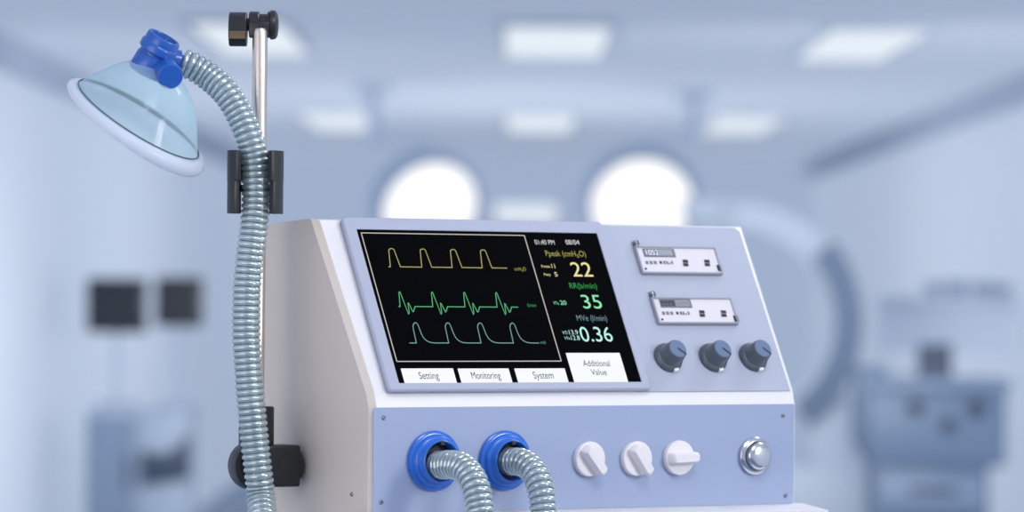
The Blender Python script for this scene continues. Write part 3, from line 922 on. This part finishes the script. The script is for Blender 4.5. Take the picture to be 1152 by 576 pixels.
bm = bmesh.new(); box(bm, (-.12, -.045, zt_-.69), (.08, -.015, zt_-.67), .004, 2); obj('handle', bm, 'cab_dark', dr)
for u, v, r in ((1029, 458, 9), (1098, 459, 10), (1066, 478, 8), (984, 452, 9)):
    p = at(u, v, AD)
    bm = bmesh.new(); lathe(bm, [(r*ka, 0), (r*ka, .025), (r*ka*.8, .035)], 24, mtx=Matrix.Translation((p.x-ac.x, .002 if u > 990 else .10, p.z)) @ Matrix.Rotation(pi/2, 4, 'X')); obj('dial', bm, 'cab_dark', am)
bm = bmesh.new(); box(bm, (-hw+.05, .06, .05), (hw-.05, .46, .15), .02, 2); obj('base', bm, 'cab_dark', am)
for x in (-.22, .22):
    bm = bmesh.new(); lathe(bm, [(.055, -.02), (.055, .02)], 20, mtx=Matrix.Translation((x, .12, .055)) @ Matrix.Rotation(pi/2, 4, 'Y')); obj('wheel', bm, 'black_soft', am)
# small monitor on the workstation
p = at(1055, 406, AD)
mm = thing('monitor', Matrix.Translation((p.x, p.y+.15, zt_+.0165)), 'small dark monitor standing on top of the blue workstation', 'monitor')
zz = p.z-zt_-.015
bm = bmesh.new(); box(bm, (-20*ka, -.03, zz-19*ka), (20*ka, .03, zz+19*ka), .01, 2); obj('case', bm, 'cab_blue', mm)
bm = bmesh.new(); box(bm, (-18*ka, -.034, zz-16*ka), (18*ka, -.028, zz+17*ka)); obj('screen', bm, 'cab_dark', mm)
bm = bmesh.new(); box(bm, (-.06, -.04, 0), (.06, .06, .012), .003, 1); box(bm, (-.02, -.0, .01), (.02, .02, max(.03, zz-.05))); obj('foot', bm, 'cab_blue', mm)
# wall shelf with small boxes on the right wall
M['shelf_pale'] = pbr('shelf_pale', (.76, .82, .92), .5)
p = at(1068, 333, 21.0)
sh = thing('wall_shelf', Matrix.Translation(p), 'long pale shelf above the blue workstation', 'shelf')
bm = bmesh.new(); box(bm, (-.33, -.15, -.02), (.33, .15, .0), .004, 1); obj('board', bm, 'shelf_pale', sh)
bm = bmesh.new(); box(bm, (-.33, .13, -.26), (.33, .15, -.02), .004, 1); obj('back_panel', bm, 'shelf_pale', sh)
for x in (-.3, .3):
    bm = bmesh.new(); box(bm, (x-.012, -.1, -.06), (x+.012, .13, -.02), .003, 1); obj('bracket', bm, 'shelf_pale', sh)
bm = bmesh.new(); box(bm, (-.03, .15, -.2), (.03, .42, -.14)); box(bm, (-.03, .40, -p.z), (.03, .46, -.02)); obj('upright', bm, 'shelf_pale', sh)
M['box_slate'] = pbr('box_slate', (.33, .40, .52), .5)
def shelf_box(u, wpx, hpx, label):
    q = at(u, 338, 21.0); kk = 21.0/F
    bm = bmesh.new(); box(bm, (-wpx*kk/2, -.06, 0), (wpx*kk/2, .05, hpx*kk), .008, 2)
    box(bm, (-wpx*kk*.53, -.065, hpx*kk*.72), (wpx*kk*.53, .055, hpx*kk*1.0), .004, 1)
    o = obj('storage_box', bm, 'box_slate', None, Matrix.Translation((q.x, q.y, p.z+.0005)))
    tag(o, label, 'box', 'boxes on the wall shelf')
shelf_box(1050, 18, 15, 'slate box on the wall shelf, first of four from the curved arm')
shelf_box(1076, 22, 17, 'slate box on the wall shelf, second from the curved arm')
shelf_box(1106, 24, 16, 'slate box on the wall shelf, third from the curved arm')
shelf_box(1129, 14, 14, 'slate box on the wall shelf, farthest from the curved arm')

# left: cabinet and two monitors on a stand
LD = 20.0; kl = LD/F
M['cab_grey'] = pbr('cab_grey', (.19, .25, .36), .5)
M['cab_pale'] = pbr('cab_pale', (.38, .45, .56), .5)
M['monitor_black'] = pbr('monitor_black', (.012, .016, .024), .35)
M['monitor_glass'] = pbr('monitor_glass', (.010, .014, .022), .22)
lc = at(155, 462, LD)
cb = thing('supply_cabinet', Matrix.Translation((lc.x, lc.y, 0)), 'grey blue supply cabinet below the two black monitors', 'cabinet')
x0, x1 = -58*kl, 58*kl
bm = bmesh.new(); box(bm, (x0, 0, .06), (x0+56*kl, .45, lc.z), .01, 2); box(bm, (x0+56*kl, .05, .06), (x1, .45, lc.z), .01, 2); obj('carcass', bm, 'cab_pale', cb)
bm = bmesh.new(); box(bm, (x0+.01, -.018, .10), (x0+54*kl, .0, lc.z-.03), .004, 1); dd = obj('door', bm, 'cab_grey', cb)
bm = bmesh.new(); box(bm, (x0+46*kl, -.04, lc.z-.35), (x0+49*kl, -.016, lc.z-.2), .004, 1); obj('handle', bm, 'cab_dark', dd)
bm = bmesh.new()
q = at(187, 516, LD)
prism(bm, [(-27*kl, -30*kl), (26*kl, -22*kl), (26*kl, 30*kl), (10*kl, 8*kl), (-12*kl, 2*kl), (-27*kl, 10*kl)], 0, .04, .006, mtx=Matrix.Translation((q.x-lc.x, .05, q.z)) @ Matrix.Rotation(pi/2, 4, 'X'))
obj('dark_drawer', bm, 'cab_dark', cb)
bm = bmesh.new(); box(bm, (x0+.03, .02, 0), (x1-.03, .43, .07)); obj('plinth', bm, 'cab_dark', cb)
for u0, u1, v0, v1, lab in ((93, 161, 313, 375, 'wider black monitor on a stand above the supply cabinet'), (171, 225, 312, 368, 'squarer black monitor on a stand beside the wider black monitor')):
    q = at((u0+u1)/2, (v0+v1)/2, LD); hw, hh = (u1-u0)/2*kl, (v1-v0)/2*kl
    mo = thing('monitor', Matrix.Translation((q.x, q.y+.2, lc.z+.001)), lab, 'monitor')
    zz = q.z-lc.z
    bm = bmesh.new(); box(bm, (-hw, -.03, zz-hh), (hw, .03, zz+hh), .012, 2); obj('case', bm, 'monitor_black', mo)
    bm = bmesh.new(); box(bm, (-hw+.02, -.034, zz-hh+.02), (hw-.02, -.028, zz+hh-.02)); obj('screen', bm, 'monitor_glass', mo)
    bm = bmesh.new(); box(bm, (-.012, .0, .002), (.012, .024, zz-hh+.02)); box(bm, (-.09, -.06, .0), (.09, .1, .025), .004, 1); obj('stand', bm, 'cab_pale', mo)

# ------------------------------------------------------------------ lamps and added fill lights for the front of the room
def area(name, loc, tgt, size, power, col, sy=None):
    l = bpy.data.lights.new(name, 'AREA'); l.energy = power; l.color = col; l.size = size
    if sy: l.shape = 'RECTANGLE'; l.size_y = sy
    o = bpy.data.objects.new(name, l); COL.objects.link(o)
    o.location = loc; o.rotation_euler = (Vector(tgt)-Vector(loc)).to_track_quat('-Z', 'Y').to_euler()
    return o
tgt = VM @ Vector((.2, 0, 0))
area('ceiling_lamp_right', (2.2, 2.5, 2.15), tgt, .5, 25, (1.0, .97, .94), .7)
area('overhead_fill', (.4, 3.0, 2.55), (.1, 3.75, 1.5), .5, 8, (1, .98, .97), .5)  # unseen fill light, added to brighten the white band
area('fill_left', (-2.0, 2.0, 1.7), VM @ Vector((0, .1, 0)), 3.2, 30, (1.0, .91, .85), 1.6)  # unseen warm fill, added to brighten the left side and pole
area('glint_light_beyond', (.85, 4.55, 2.58), (.85, 4.55, 0), .55, 9, (1, .99, .98), .55)  # unseen light, added for reflections on the dome, hose and ports
# unseen fill lights added further down the room
area('ceiling_fill', (0, 24.5, .3), (0, 24.5, 3), 1.6, 48, (.95, .98, 1.0), 5)  # unseen light from below, added to brighten the middle of the ceiling
area('wall_fill_left', (-.3, 16.8, 1.5), (-2.16, 19.8, 1.15), 2.2, 19, (.95, .98, 1.0), .6).data.spread = radians(85)  # unseen light, added to brighten the left wall
area('wall_fill_right', (.8, 16.0, 1.6), (2.44, 20, 1.5), 2.0, 20, (.95, .98, 1.0), .6).data.spread = radians(95)  # unseen light, added to brighten the right wall
